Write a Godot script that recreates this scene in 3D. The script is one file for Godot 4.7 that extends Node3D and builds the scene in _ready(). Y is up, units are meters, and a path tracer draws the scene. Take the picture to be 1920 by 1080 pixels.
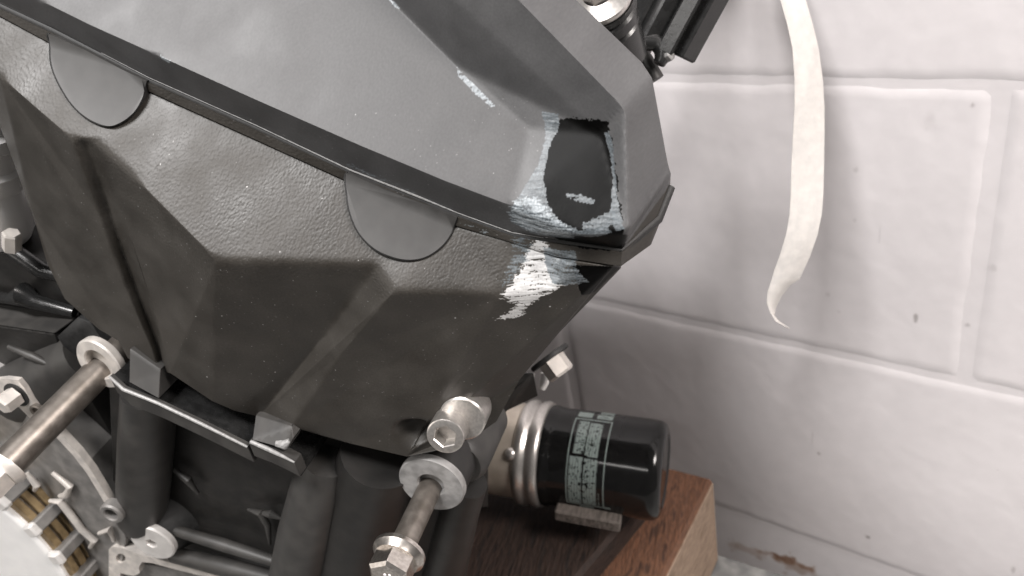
extends Node3D
# A dropped motorcycle engine on wooden blocks in front of a painted block wall.
# X points to the front of the engine, Y is up, Z points out of its right side; metres.

const FOCAL := 1484.0
const X0 := -0.40
const Y1 := 0.06
const SPAN := 0.40
const TEX := 1400
var eye := Vector3(0, 0, 0.2415)
var look := Basis(Vector3(0.94757276, -0.16890446, -0.27125109), Vector3(0.00565817, 0.85761567, -0.51426001), Vector3(0.31948999, 0.48576399, 0.81360893))
var mats := {}
var used := {}
var rng := RandomNumberGenerator.new()


# ---------------------------------------------------------------- shapes
class Shape:
	var v := PackedVector3Array()
	var uv := PackedVector2Array()

	func tri(a: Vector3, b: Vector3, c: Vector3, out: Vector3) -> void:
		if (c - a).cross(b - a).dot(out) >= 0.0:
			v.append(a); v.append(b); v.append(c)
		else:
			v.append(a); v.append(c); v.append(b)

	func quad(a: Vector3, b: Vector3, c: Vector3, d: Vector3, out: Vector3) -> void:
		tri(a, b, c, out)
		tri(a, c, d, out)

	# profile of (along, radius, 1 when hexagonal), walked so that the solid lies to the right
	func lathe(o: Vector3, axis: Vector3, profile: Array, segs := 40, turn := 0.0) -> void:
		var w := axis.normalized()
		var p := w.cross(Vector3.UP if absf(w.y) < 0.9 else Vector3.RIGHT).normalized()
		var q := w.cross(p)
		var rings := []
		for e in profile:
			var ring := PackedVector3Array()
			for k in segs:
				var a := TAU * k / segs + turn
				var r: float = e[1]
				if e.size() > 2:
					r = r * cos(PI / 6) / cos(fposmod(a - turn, PI / 3) - PI / 6)
				ring.append(o + w * e[0] + (p * cos(a) + q * sin(a)) * r)
			rings.append(ring)
		for i in rings.size() - 1:
			var dt: float = profile[i + 1][0] - profile[i][0]
			var dr: float = profile[i + 1][1] - profile[i][1]
			for k in segs:
				var n := (k + 1) % segs
				var am := TAU * (k + 0.5) / segs + turn
				var out := (p * cos(am) + q * sin(am)) * dt - w * dr
				var a0: Vector3 = rings[i][k]
				var a1: Vector3 = rings[i][n]
				var b0: Vector3 = rings[i + 1][k]
				var b1: Vector3 = rings[i + 1][n]
				if profile[i][1] < 1e-7:
					tri(a0, b1, b0, out)
				elif profile[i + 1][1] < 1e-7:
					tri(a0, a1, b0, out)
				else:
					quad(a0, a1, b1, b0, out)

	func tube(pts: Array, radii: Array, segs := 20) -> void:
		var rings := []
		var ref := Vector3(0.31, 0.52, 0.79)
		for i in pts.size():
			var d: Vector3 = (pts[mini(i + 1, pts.size() - 1)] - pts[maxi(i - 1, 0)]).normalized()
			var p := (ref - d * ref.dot(d)).normalized()
			var q := d.cross(p)
			var ring := PackedVector3Array()
			for k in segs:
				ring.append(pts[i] + (p * cos(TAU * k / segs) + q * sin(TAU * k / segs)) * float(radii[i]))
			rings.append(ring)
		for i in rings.size() - 1:
			var mid: Vector3 = (pts[i] + pts[i + 1]) * 0.5
			for k in segs:
				var n := (k + 1) % segs
				quad(rings[i][k], rings[i][n], rings[i + 1][n], rings[i + 1][k], (rings[i][k] + rings[i + 1][n]) * 0.5 - mid)
		for e in [0, pts.size() - 1]:
			var inner: Vector3 = pts[1] if e == 0 else pts[e - 1]
			for k in segs:
				tri(rings[e][k], rings[e][(k + 1) % segs], pts[e], pts[e] - inner)

	func box(t: Transform3D, size: Vector3, b := 0.0008) -> void:
		var h := size * 0.5
		var c := t.origin
		var at := func(s: Vector3, full: int) -> Vector3:
			var k := Vector3(h.x - b, h.y - b, h.z - b)
			k[full] = h[full]
			return t * (k * s)
		for a in 3:
			var e := (a + 1) % 3
			var f := (a + 2) % 3
			for s in [-1.0, 1.0]:
				var cs := []
				for m in [[-1.0, -1.0], [1.0, -1.0], [1.0, 1.0], [-1.0, 1.0]]:
					var g := Vector3.ZERO
					g[a] = s; g[e] = m[0]; g[f] = m[1]
					cs.append(at.call(g, a))
				quad(cs[0], cs[1], cs[2], cs[3], cs[0] + cs[2] - c * 2.0)
				for s2 in [-1.0, 1.0]:
					var lo := Vector3.ZERO
					lo[a] = s; lo[e] = s2; lo[f] = -1.0
					var hi := lo
					hi[f] = 1.0
					var e0: Vector3 = at.call(lo, a)
					quad(e0, at.call(hi, a), at.call(hi, e), at.call(lo, e), e0 + at.call(hi, e) - c * 2.0)
		for s in [Vector3(1, 1, 1), Vector3(-1, 1, 1), Vector3(1, -1, 1), Vector3(1, 1, -1), Vector3(-1, -1, 1), Vector3(-1, 1, -1), Vector3(1, -1, -1), Vector3(-1, -1, -1)]:
			var o: Vector3 = at.call(s, 0)
			tri(o, at.call(s, 1), at.call(s, 2), o - c)

	# an outline (roughly facing +Z) with a thickness, its rim chamfered
	func plate(outline: Array, thick: Vector3, hole := [], bevel := 0.0004) -> void:
		var flat := PackedVector2Array()
		var path := outline.duplicate()
		if hole.size():
			var best := [0, 0, 1e9]
			for i in outline.size():
				for k in hole.size():
					var d: float = outline[i].distance_to(hole[k])
					if d < best[2]:
						best = [i, k, d]
			path = outline.slice(0, best[0] + 1)
			for k in hole.size() + 1:
				path.append(hole[(best[1] - k + hole.size() * 2) % hole.size()])
			path.append(outline[best[0]] + (outline[(best[0] + 1) % outline.size()] - outline[best[0]]) * 0.001)
			path.append_array(outline.slice(best[0] + 1))
		for p in path:
			flat.append(Vector2(p.x, p.y) * 1000.0)
		var ids := Geometry2D.triangulate_polygon(flat)
		for i in range(0, ids.size(), 3):
			tri(path[ids[i]], path[ids[i + 1]], path[ids[i + 2]], -thick)
			tri(path[ids[i]] + thick, path[ids[i + 1]] + thick, path[ids[i + 2]] + thick, thick)
		for loop in ([outline, hole] if hole.size() else [outline]):
			var mid := Vector3.ZERO
			for p in loop:
				mid += p / loop.size()
			for i in loop.size():
				var a: Vector3 = loop[i]
				var b: Vector3 = loop[(i + 1) % loop.size()]
				var probe := (a + b) * 0.5 + (b - a).cross(thick).normalized() * 0.0001
				var pl := PackedVector2Array()
				for p in loop:
					pl.append(Vector2(p.x, p.y) * 1000.0)
				var out := (b - a).cross(thick)
				if Geometry2D.is_point_in_polygon(Vector2(probe.x, probe.y) * 1000.0, pl) == (loop == outline):
					out = -out
				quad(a, b, b + thick, a + thick, out)


# a cast surface: named corners (photo column, row, millimetres out of the side) and its facets, divided finely and its creases rounded
func facets(corners: Dictionary, polys: Array, edge := 0.002, rounds := 4, skirt := Vector3.ZERO, dents := [], keep := 0.6) -> Shape:
	var p := PackedVector3Array()
	var id := {}
	for k in corners:
		id[k] = p.size()
		p.append(at(corners[k][0], corners[k][1], corners[k][2] * 0.001))
	var t := PackedInt32Array()
	coarse = []
	for poly in polys:
		var flat := PackedVector2Array()
		for k in poly:
			flat.append(Vector2(corners[k][0], corners[k][1]))
		var ids := Geometry2D.triangulate_polygon(flat)
		if ids.is_empty():
			push_warning("facet not triangulated: " + str(poly))
		for i in ids:
			t.append(id[poly[i]])
		for i in range(0, ids.size(), 3):
			coarse.append([corners[poly[ids[i]]], corners[poly[ids[i + 1]]], corners[poly[ids[i + 2]]]])
	for step in 9:
		var mids := {}
		var fresh := PackedInt32Array()
		for i in range(0, t.size(), 3):
			var c := [t[i], t[i + 1], t[i + 2]]
			var m := [-1, -1, -1]
			var cut := 0
			for e in 3:
				var a: int = c[e]
				var b: int = c[(e + 1) % 3]
				if p[a].distance_to(p[b]) > edge:
					var key := mini(a, b) * 2000000 + maxi(a, b)
					if not mids.has(key):
						mids[key] = p.size()
						p.append((p[a] + p[b]) * 0.5)
					m[e] = mids[key]
					cut += 1
			if cut == 0:
				fresh.append_array(PackedInt32Array(c))
			elif cut == 3:
				fresh.append_array(PackedInt32Array([c[0], m[0], m[2], m[0], c[1], m[1], m[2], m[1], c[2], m[0], m[1], m[2]]))
			else:
				var s := 0
				if cut == 1:
					while m[s] < 0:
						s += 1
					fresh.append_array(PackedInt32Array([c[s], m[s], c[(s + 2) % 3], m[s], c[(s + 1) % 3], c[(s + 2) % 3]]))
				else:
					while m[s] >= 0:
						s += 1
					var a0: int = c[s]
					var b0: int = c[(s + 1) % 3]
					var c0: int = c[(s + 2) % 3]
					var mb: int = m[(s + 1) % 3]
					var mc: int = m[(s + 2) % 3]
					fresh.append_array(PackedInt32Array([a0, b0, mb, a0, mb, mc, mc, mb, c0]))
		t = fresh
		if mids.is_empty():
			break
	for d in dents:
		var o: Vector3 = at(d[0], d[1], d[2] * 0.001)
		for i in p.size():
			var far := Vector2(p[i].x - o.x, p[i].y - o.y).length()
			p[i].z += float(d[4]) * 0.001 * (1.0 - smoothstep(float(d[3]) * 0.0008, float(d[3]) * 0.0012, far))
	var count := {}
	for i in range(0, t.size(), 3):
		for e in 3:
			var a := t[i + e]
			var b := t[i + (e + 1) % 3]
			var key := mini(a, b) * 2000000 + maxi(a, b)
			count[key] = count.get(key, 0) + 1
	var fixed := PackedByteArray()
	fixed.resize(p.size())
	for key in count:
		if count[key] == 1:
			fixed[key % 2000000] = 1
			fixed[key / 2000000] = 1
	for step in rounds:
		var sum := PackedVector3Array()
		sum.resize(p.size())
		var n := PackedInt32Array()
		n.resize(p.size())
		for key in count:
			var a: int = key / 2000000
			var b: int = key % 2000000
			sum[a] += p[b]; sum[b] += p[a]
			n[a] += 1; n[b] += 1
		for i in p.size():
			if not fixed[i] and n[i]:
				p[i] = p[i].lerp(sum[i] / n[i], keep)
	var s := Shape.new()
	for i in range(0, t.size(), 3):
		var a := p[t[i]]
		s.tri(a, p[t[i + 1]], p[t[i + 2]], eye - a)
		if skirt != Vector3.ZERO:
			for e in 3:
				var j := t[i + e]
				var k := t[i + (e + 1) % 3]
				if count[mini(j, k) * 2000000 + maxi(j, k)] == 1:
					var out := (p[k] - p[j]).cross(skirt)
					if out.dot(p[t[i + (e + 2) % 3]] - p[j]) > 0.0:
						out = -out
					var lip := skirt.normalized() * 0.0007 + out.normalized() * 0.0003
					s.quad(p[j], p[k], p[k] + lip, p[j] + lip, out)
					s.quad(p[j] + lip, p[k] + lip, p[k] + skirt, p[j] + skirt, out)
	return s


# ---------------------------------------------------------------- helpers
var coarse := []   # the undivided triangles of the last cast surface: three corners each


func level(corners: Dictionary, three: Array, others: Array) -> void:   # puts corners into the plane of three others
	var p := []
	for k in three:
		p.append(at(corners[k][0], corners[k][1], corners[k][2] * 0.001))
	var n: Vector3 = (p[1] - p[0]).cross(p[2] - p[0])
	for k in others:
		var d := at(corners[k][0], corners[k][1], 0.0) - eye
		corners[k][2] = (eye.z + d.z * (n.dot(p[0] - eye) / n.dot(d))) * 1000.0


func surface_z(px: float, py: float) -> float:   # millimetres out of the last cast surface at that place
	var q := Vector2(px, py)
	for t in coarse:
		var a := Vector2(t[0][0], t[0][1])
		var b := Vector2(t[1][0], t[1][1])
		var c := Vector2(t[2][0], t[2][1])
		var area := (b - a).cross(c - a)
		if absf(area) < 0.001:
			continue
		var u := (b - q).cross(c - q) / area
		var v := (c - q).cross(a - q) / area
		if u > -0.02 and v > -0.02 and u + v < 1.02:
			return t[0][2] * u + t[1][2] * v + t[2][2] * (1.0 - u - v)
	return -99.0


func at(px: float, py: float, z := 0.0) -> Vector3:   # the point of the engine's side, z metres out, seen at that place
	var r := look * Vector3((px - 960.0) / FOCAL, (540.0 - py) / FOCAL, -1.0)
	return eye + r * ((z - eye.z) / r.z)


func deep(px: float, py: float, d: float) -> Vector3:   # the point at that distance along the lens axis
	return eye + look * Vector3((px - 960.0) / FOCAL, (540.0 - py) / FOCAL, -1.0) * d


func line_at(pts: Array, z: float) -> Array:
	var a := []
	for q in pts:
		a.append(at(q[0], q[1], z if q.size() < 3 else q[2] * 0.001))
	return a


func numbered(called: String, under: Node) -> String:
	var key := str(under.get_instance_id()) + called
	used[key] = used.get(key, -1) + 1
	return called if used[key] == 0 else "%s_%03d" % [called, used[key]]


func rounded(loop: Array, steps: int) -> Array:   # a smooth closed curve through flat points
	var a := []
	var n := loop.size()
	for i in n:
		var p := []
		for k in 4:
			p.append(Vector2(loop[(i + k - 1 + n) % n][0], loop[(i + k - 1 + n) % n][1]))
		var straight: bool = i >= n - 4
		for k in steps:
			var q: Vector2 = p[1].lerp(p[2], float(k) / steps) if straight else p[1].cubic_interpolate(p[2], p[0], p[3], float(k) / steps)
			a.append([q.x, q.y])
	return a


func thing(called: String, label: String, category: String, where: Vector3, group := "", kind := "") -> Node3D:
	var o := Node3D.new()
	o.name = numbered(called, self)
	o.position = where
	add_child(o, true)
	o.set_meta("label", label)
	o.set_meta("category", category)
	if group:
		o.set_meta("group", group)
	if kind:
		o.set_meta("kind", kind)
	return o


func origin_of(o: Node) -> Vector3:
	var s := Vector3.ZERO
	while o != self:
		s += o.position
		o = o.get_parent()
	return s


func put(s: Shape, called: String, mat: Material, under: Node, smooth := 38.0) -> MeshInstance3D:
	var off := origin_of(under)
	var where := {}
	var normals := PackedVector3Array()
	var faces := PackedVector3Array()
	normals.resize(s.v.size())
	faces.resize(s.v.size() / 3)
	var keys := PackedInt64Array()
	keys.resize(s.v.size())
	for i in s.v.size():
		var q := s.v[i] * 50000.0
		var key := (int(roundf(q.x)) + 500000) * 1000003 * 1009 + (int(roundf(q.y)) + 500000) * 1000033 + int(roundf(q.z))
		keys[i] = key
		if not where.has(key):
			where[key] = PackedInt32Array()
		where[key].append(i / 3)
	for i in faces.size():
		faces[i] = (s.v[i * 3 + 2] - s.v[i * 3]).cross(s.v[i * 3 + 1] - s.v[i * 3])
	var least := cos(deg_to_rad(smooth))
	for i in s.v.size():
		var mine := faces[i / 3]
		var own := mine.normalized()
		var sum := Vector3.ZERO
		for f in where[keys[i]]:
			if faces[f].dot(own) >= least * faces[f].length():
				sum += faces[f]
		normals[i] = sum.normalized() if sum.length_squared() > 0.0 else Vector3.UP
	var uv := s.uv
	if uv.is_empty():
		uv.resize(s.v.size())
		for i in s.v.size():
			uv[i] = Vector2((s.v[i].x - X0) / SPAN, (Y1 - s.v[i].y) / SPAN)
	var v := s.v.duplicate()
	for i in v.size():
		v[i] -= off
	var arrays := []
	arrays.resize(Mesh.ARRAY_MAX)
	arrays[Mesh.ARRAY_VERTEX] = v
	arrays[Mesh.ARRAY_NORMAL] = normals
	arrays[Mesh.ARRAY_TEX_UV] = uv
	var mesh := ArrayMesh.new()
	mesh.add_surface_from_arrays(Mesh.PRIMITIVE_TRIANGLES, arrays)
	mesh.surface_set_material(0, mat)
	var o := MeshInstance3D.new()
	o.mesh = mesh
	o.name = numbered(called, under)
	under.add_child(o, true)
	return o


func noise_map(freq: float, seed_no: int, colors: Array, offsets: Array, octaves := 4, normal := 0.0, kind := FastNoiseLite.TYPE_SIMPLEX_SMOOTH, side := 512) -> NoiseTexture2D:
	var n := FastNoiseLite.new()
	n.seed = seed_no
	n.noise_type = kind
	n.frequency = freq
	n.fractal_octaves = octaves
	var t := NoiseTexture2D.new()
	t.width = side; t.height = side
	t.seamless = true
	t.noise = n
	if normal > 0.0:
		t.as_normal_map = true
		t.bump_strength = normal
	elif colors.size():
		var g := Gradient.new()
		g.offsets = PackedFloat32Array(offsets)
		var cs := PackedColorArray()
		for c in colors:
			cs.append(c)
		g.colors = cs
		t.color_ramp = g
	return t


func grey(v: float, warm := 0.0) -> Color:   # from a linear value
	return Color(v * (1.0 + warm), v, v * (1.0 - warm)).linear_to_srgb()


# a rough material with blotches: tile is the size of the pattern in metres
func blotchy(lo: Color, hi: Color, rough: float, metal: float, tile: float, relief := 0.0, seed_no := 1, freq := 0.02) -> StandardMaterial3D:
	var m := StandardMaterial3D.new()
	m.albedo_texture = noise_map(freq, seed_no, [lo, lo.lerp(hi, 0.5), hi], [0.25, 0.5, 0.75], 5)
	m.roughness = rough
	m.metallic = metal
	m.uv1_triplanar = true
	m.uv1_scale = Vector3.ONE / tile
	if relief > 0.0:
		m.heightmap_enabled = true
		m.heightmap_texture = noise_map(0.03, seed_no + 7, [Color.BLACK, Color.WHITE], [0.2, 0.8], 5)
		m.heightmap_scale = relief * 0.3
	return m


# ---------------------------------------------------------------- scene
func _ready() -> void:
	rng.seed = 7
	var cam := Camera3D.new()
	cam.name = "camera"
	cam.transform = Transform3D(look, eye)
	cam.fov = rad_to_deg(2.0 * atan(540.0 / FOCAL))
	cam.near = 0.01
	cam.far = 30.0
	var lens := CameraAttributesPhysical.new()
	lens.frustum_focal_length = 12.0 / tan(deg_to_rad(cam.fov) * 0.5)
	lens.frustum_focus_distance = 0.31
	lens.exposure_aperture = 16.0
	cam.attributes = lens
	add_child(cam)
	cam.current = true
	var env := Environment.new()
	env.background_mode = Environment.BG_COLOR
	env.background_color = grey(0.13, 0.02)
	env.tonemap_mode = Environment.TONE_MAPPER_LINEAR
	env.tonemap_exposure = 1.0
	env.sdfgi_enabled = true
	env.ssao_enabled = true
	env.ssil_enabled = true
	var we := WorldEnvironment.new()
	we.name = "environment"
	we.environment = env
	add_child(we)
	lamp("front_tube_lamp", Vector3(-0.5, 0.85, 1.1), Vector3(-0.1, -0.25, -0.15), Vector2(1.2, 0.06), 0.45, Color(1.0, 0.985, 0.97))
	lamp("ceiling_lamp", Vector3(-0.32, 1.25, 0.7), Vector3(-0.12, -0.2, -0.1), Vector2(0.55, 0.25), 3.6, Color(1.0, 0.99, 0.985))
	lamp("right_lamp", Vector3(0.95, 0.7, 0.3), Vector3(0.0, -0.2, -0.2), Vector2(0.4, 0.4), 2.1, Color(1.0, 0.97, 0.95))
	lamp("left_lamp", Vector3(-1.3, 0.1, 1.1), Vector3(-0.4, -0.25, 0.0), Vector2(0.8, 0.8), 0.5, Color(1.0, 0.97, 0.94))
	make_materials()
	make_setting()
	make_engine()
	make_loose()


func lamp(called: String, where: Vector3, towards: Vector3, size: Vector2, energy: float, tint: Color) -> void:
	var l := AreaLight3D.new()
	l.name = called
	l.area_size = size
	l.light_energy = energy
	l.light_color = tint
	l.area_range = 8.0
	l.shadow_enabled = true
	add_child(l)
	l.look_at_from_position(where, towards, Vector3.UP)


func make_materials() -> void:
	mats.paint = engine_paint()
	mats.black = blotchy(grey(0.009, 0.05), grey(0.015, 0.08), 0.45, 0.0, 0.15, 0.02, 3)
	mats.dusty = blotchy(grey(0.028, 0.04), grey(0.044, 0.06), 0.5, 0.0, 0.15, 0.015, 4)
	mats.gloss = blotchy(grey(0.012), grey(0.02), 0.25, 0.0, 0.05, 0.01, 5)
	mats.rubber = blotchy(grey(0.01), grey(0.022), 0.6, 0.0, 0.03, 0.01, 6)
	mats.worn = blotchy(grey(0.2, 0.01), grey(0.34, 0.01), 0.4, 0.0, 0.02, 0.01, 8)  # pale grey for scars and for highlights coloured onto worn edges
	mats.steel = blotchy(grey(0.42, 0.08), grey(0.62, 0.06), 0.3, 1.0, 0.02, 0.004, 9)
	mats.rusty = blotchy(Color(0.43, 0.405, 0.38), Color(0.55, 0.525, 0.5), 0.42, 0.8, 0.06, 0.006, 10, 0.012)
	mats.zinc = blotchy(grey(0.5, 0.05), grey(0.64, 0.05), 0.3, 0.85, 0.02, 0.003, 11)
	mats.cast = blotchy(grey(0.2, 0.03), grey(0.3, 0.04), 0.5, 0.6, 0.15, 0.02, 12)
	mats.cream = blotchy(grey(0.52, 0.06), grey(0.68, 0.07), 0.4, 0.4, 0.08, 0.006, 13)
	mats.alloy = blotchy(grey(0.66, 0.03), grey(0.76, 0.03), 0.36, 0.35, 0.12, 0.003, 14)
	mats.brass = blotchy(Color(0.46, 0.39, 0.28), Color(0.6, 0.52, 0.39), 0.5, 0.3, 0.09, 0.006, 15)
	mats.boss = blotchy(grey(0.2, 0.02), grey(0.33, 0.02), 0.6, 0.2, 0.06, 0.02, 16, 0.01)
	mats.red_wood = wood(Color(0.25, 0.165, 0.12), Color(0.42, 0.285, 0.205), 20)
	mats.pale_wood = wood(Color(0.42, 0.35, 0.29), Color(0.58, 0.5, 0.43), 21)
	mats.shaded_wood = wood(Color(0.1, 0.065, 0.05), Color(0.2, 0.14, 0.11), 22)  # shadow under the engine put into the wood colour
	mats.grey_wood = wood(Color(0.28, 0.26, 0.24), Color(0.4, 0.37, 0.35), 23)
	mats.bench = blotchy(Color(0.42, 0.42, 0.42), Color(0.54, 0.54, 0.53), 0.5, 0.0, 0.2, 0.01, 24)
	mats.floor = blotchy(Color(0.4, 0.38, 0.36), Color(0.5, 0.48, 0.46), 0.8, 0.0, 0.5, 0.05, 25)
	mats.tape = tape_paper()
	mats.plug = blotchy(grey(0.03, 0.03), grey(0.042, 0.03), 0.5, 0.0, 0.1, 0.004, 31)
	mats.disc = blotchy(grey(0.84, 0.01), grey(0.88, 0.01), 0.4, 0.2, 0.15, 0.002, 32)
	mats.shell = blotchy(grey(0.006), grey(0.009), 0.12, 0.0, 0.08, 0.0, 26)
	mats.shell.metallic_specular = 0.4
	mats.burnt = blotchy(Color(0.7, 0.66, 0.61), Color(0.82, 0.78, 0.73), 0.36, 0.6, 0.12, 0.0, 27, 0.008)


func wood(lo: Color, hi: Color, seed_no: int) -> StandardMaterial3D:
	var m := StandardMaterial3D.new()
	m.albedo_texture = noise_map(0.02, seed_no, [lo, hi, lo.lerp(hi, 0.4), hi], [0.2, 0.45, 0.6, 0.8], 5)
	m.roughness = 0.8
	m.uv1_triplanar = true
	m.uv1_scale = Vector3(16, 13, 3)
	m.heightmap_enabled = true
	m.heightmap_texture = noise_map(0.03, seed_no + 3, [Color.BLACK, Color.WHITE], [0.2, 0.8], 5)
	m.heightmap_scale = 0.04
	return m


func tape_paper() -> StandardMaterial3D:
	var m := blotchy(grey(0.46, 0.04), grey(0.54, 0.05), 0.75, 0.0, 0.08, 0.03, 30)
	m.backlight_enabled = true
	m.backlight = Color(0.22, 0.21, 0.19)
	return m


# --- the black paint of head and cover: dust, chips, and the places where a slide ground it away
func flat_poly(pts: Array, z: float) -> PackedVector2Array:
	var a := PackedVector2Array()
	for q in pts:
		var w := at(q[0], q[1], z * 0.001)
		a.append(Vector2((w.x - X0) / SPAN, (Y1 - w.y) / SPAN) * TEX)
	return a


func engine_paint() -> StandardMaterial3D:
	var fine := FastNoiseLite.new()
	fine.seed = 41; fine.frequency = 0.25; fine.fractal_octaves = 3
	var wide := FastNoiseLite.new()
	wide.seed = 42; wide.frequency = 0.012; wide.fractal_octaves = 4
	var cast := FastNoiseLite.new()
	cast.seed = 43; cast.frequency = 0.15; cast.fractal_octaves = 3
	var a := fine.get_image(TEX, TEX).get_data()
	var b := wide.get_image(TEX, TEX).get_data()
	var c := cast.get_image(TEX, TEX).get_data()
	var rgb := PackedByteArray()
	rgb.resize(TEX * TEX * 3)
	var orm := PackedByteArray()
	orm.resize(TEX * TEX * 3)
	var hgt := PackedByteArray()
	hgt.resize(TEX * TEX)
	for i in TEX * TEX:
		var v := 47.0 + (a[i] - 128) * 0.05 + (b[i] - 128) * 0.08
		rgb[i * 3] = int(v + 2.0)
		rgb[i * 3 + 1] = int(v - 1.0)
		rgb[i * 3 + 2] = int(v - 5.0)
		orm[i * 3] = 255
		orm[i * 3 + 1] = 126 + (b[i] - 128) / 5
		hgt[i] = 120 + (a[i] - 128) / 30
	# the cover's stronger overhead light, put into a lighter grey than the head
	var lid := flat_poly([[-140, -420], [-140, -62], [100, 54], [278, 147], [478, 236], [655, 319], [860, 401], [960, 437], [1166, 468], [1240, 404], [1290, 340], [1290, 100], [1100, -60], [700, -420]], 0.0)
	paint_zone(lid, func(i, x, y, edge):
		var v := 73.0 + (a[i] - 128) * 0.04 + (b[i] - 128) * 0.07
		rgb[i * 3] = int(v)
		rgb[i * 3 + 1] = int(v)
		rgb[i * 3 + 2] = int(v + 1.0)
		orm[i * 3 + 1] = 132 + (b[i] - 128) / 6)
	# coarse orange-peel casting of the sloping upper flank of the head
	var flank := flat_poly([[-140, -20], [93, 84], [281, 176], [469, 261], [648, 342], [852, 426], [946, 452], [960, 550], [740, 545], [704, 495], [407, 487], [315, 389], [252, 333], [180, 265], [0, 144], [-140, 75]], 9.0)
	paint_zone(flank, func(i, x, y, edge):
		hgt[i] = clampi(120 + int((c[i] - 128) * 0.085 + (a[i] - 128) * 0.13), 0, 255))
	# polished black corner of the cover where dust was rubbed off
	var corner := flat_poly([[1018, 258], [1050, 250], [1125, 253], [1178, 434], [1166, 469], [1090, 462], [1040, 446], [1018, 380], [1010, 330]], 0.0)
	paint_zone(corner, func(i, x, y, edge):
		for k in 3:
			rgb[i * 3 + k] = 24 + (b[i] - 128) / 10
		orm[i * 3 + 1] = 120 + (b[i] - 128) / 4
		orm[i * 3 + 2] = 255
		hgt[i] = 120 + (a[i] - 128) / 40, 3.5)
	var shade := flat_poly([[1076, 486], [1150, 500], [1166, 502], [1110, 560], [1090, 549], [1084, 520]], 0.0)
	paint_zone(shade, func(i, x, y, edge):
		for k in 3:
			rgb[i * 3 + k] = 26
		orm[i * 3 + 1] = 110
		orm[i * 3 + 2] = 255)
	var grind := FastNoiseLite.new()
	grind.seed = 44; grind.frequency = 1.0; grind.fractal_octaves = 3
	var smear := func(poly, tone, spread, metal, gaps, ragged := 5.0):
		paint_zone(poly, func(i, x, y, edge):
			var s := grind.get_noise_2d(x * 0.03 + y * 0.01, y * 0.24 - x * 0.03)
			var s2 := grind.get_noise_2d(x * 0.3 + 50.0, y * 0.3)
			if s + s2 * 0.4 < gaps:
				return
			var v: float = clampf(tone + spread * (s * 0.9 + s2 * 0.35), 30.0, 245.0)
			var w := clampf(0.8 + s2 * 0.3, 0.4, 0.95) if tone < 180.0 else 0.9
			var chalk := 7.0 if tone < 170.0 else 0.0
			rgb[i * 3] = int(lerpf(rgb[i * 3], v - chalk, w))
			rgb[i * 3 + 1] = int(lerpf(rgb[i * 3 + 1], v, w))
			rgb[i * 3 + 2] = int(lerpf(rgb[i * 3 + 2], minf(v + chalk * 0.7, 250.0), w))
			orm[i * 3 + 1] = 118
			orm[i * 3 + 2] = int(metal * 255.0)
			hgt[i] = clampi(118 + int(34.0 * s), 0, 255), ragged)
	smear.call(flat_poly([[990, 242], [1022, 248], [1027, 272], [1014, 296], [1012, 340], [1024, 372], [1040, 392], [1060, 405], [1090, 416], [1122, 418], [1140, 412], [1150, 425], [1120, 432], [1080, 430], [1078, 444], [1040, 446], [1000, 438], [958, 415], [955, 395], [968, 372], [986, 346], [1000, 318], [1003, 288]], 2.0), 98.0, 40.0, 0.0, -0.8, 2.0)
	smear.call(flat_poly([[955, 396], [970, 372], [1000, 370], [1040, 398], [1075, 420], [1070, 444], [1000, 438], [960, 418]], 3.0), 142.0, 80.0, 0.0, -0.3)
	smear.call(flat_poly([[1113, 286], [1124, 281], [1134, 308], [1148, 368], [1158, 402], [1170, 428], [1154, 430], [1142, 402], [1138, 350], [1128, 318]], 5.0), 100.0, 24.0, 0.0, -0.9, 1.6)
	smear.call(flat_poly([[1092, 418], [1146, 402], [1160, 420], [1120, 430], [1095, 426]], 6.0), 92.0, 30.0, 0.0, -0.6, 2.0)
	smear.call(flat_poly([[1058, 368], [1085, 372], [1113, 380], [1110, 386], [1080, 380], [1056, 372]], 3.0), 92.0, 40.0, 0.0, -0.3, 1.5)
	smear.call(flat_poly([[984, 482], [1004, 474], [1016, 500], [1030, 535], [1047, 556], [1002, 576], [978, 588], [972, 606], [946, 609], [922, 606], [950, 596], [962, 580], [940, 566], [944, 550], [958, 534], [970, 520], [966, 500]], 12.0), 205.0, 50.0, 0.15, -0.46)
	smear.call(flat_poly([[950, 462], [984, 468], [978, 500], [960, 525], [936, 545], [944, 515], [952, 490]], 9.0), 92.0, 60.0, 0.0, -0.15)
	smear.call(flat_poly([[1008, 480], [1040, 486], [1070, 488], [1074, 512], [1096, 546], [1060, 546], [1030, 540], [1014, 512]], 8.0), 104.0, 60.0, 0.0, -0.5, 2.5)
	smear.call(flat_poly([[856, 124], [868, 134], [905, 162], [938, 190], [930, 190], [895, 165], [862, 138]], -22.0), 150.0, 50.0, 0.0, -0.35, 0.8)
	smear.call(flat_poly([[730, -4], [742, 0], [756, 14], [744, 10]], -32.0), 150.0, 50.0, 0.0, -0.5, 0.5)
	smear.call(flat_poly([[640, 301], [700, 330], [780, 366], [840, 392], [838, 396], [770, 368], [690, 332], [640, 308]], 2.0), 96.0, 60.0, 0.0, 0.02)
	smear.call(flat_poly([[868, 420], [915, 432], [914, 438], [866, 425]], 1.0), 110.0, 50.0, 0.0, 0.0)
	smear.call(flat_poly([[300, 100], [312, 108], [322, 112], [318, 118], [304, 110]], 5.0), 150.0, 40.0, 0.0, -0.1, 1.0)
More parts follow.
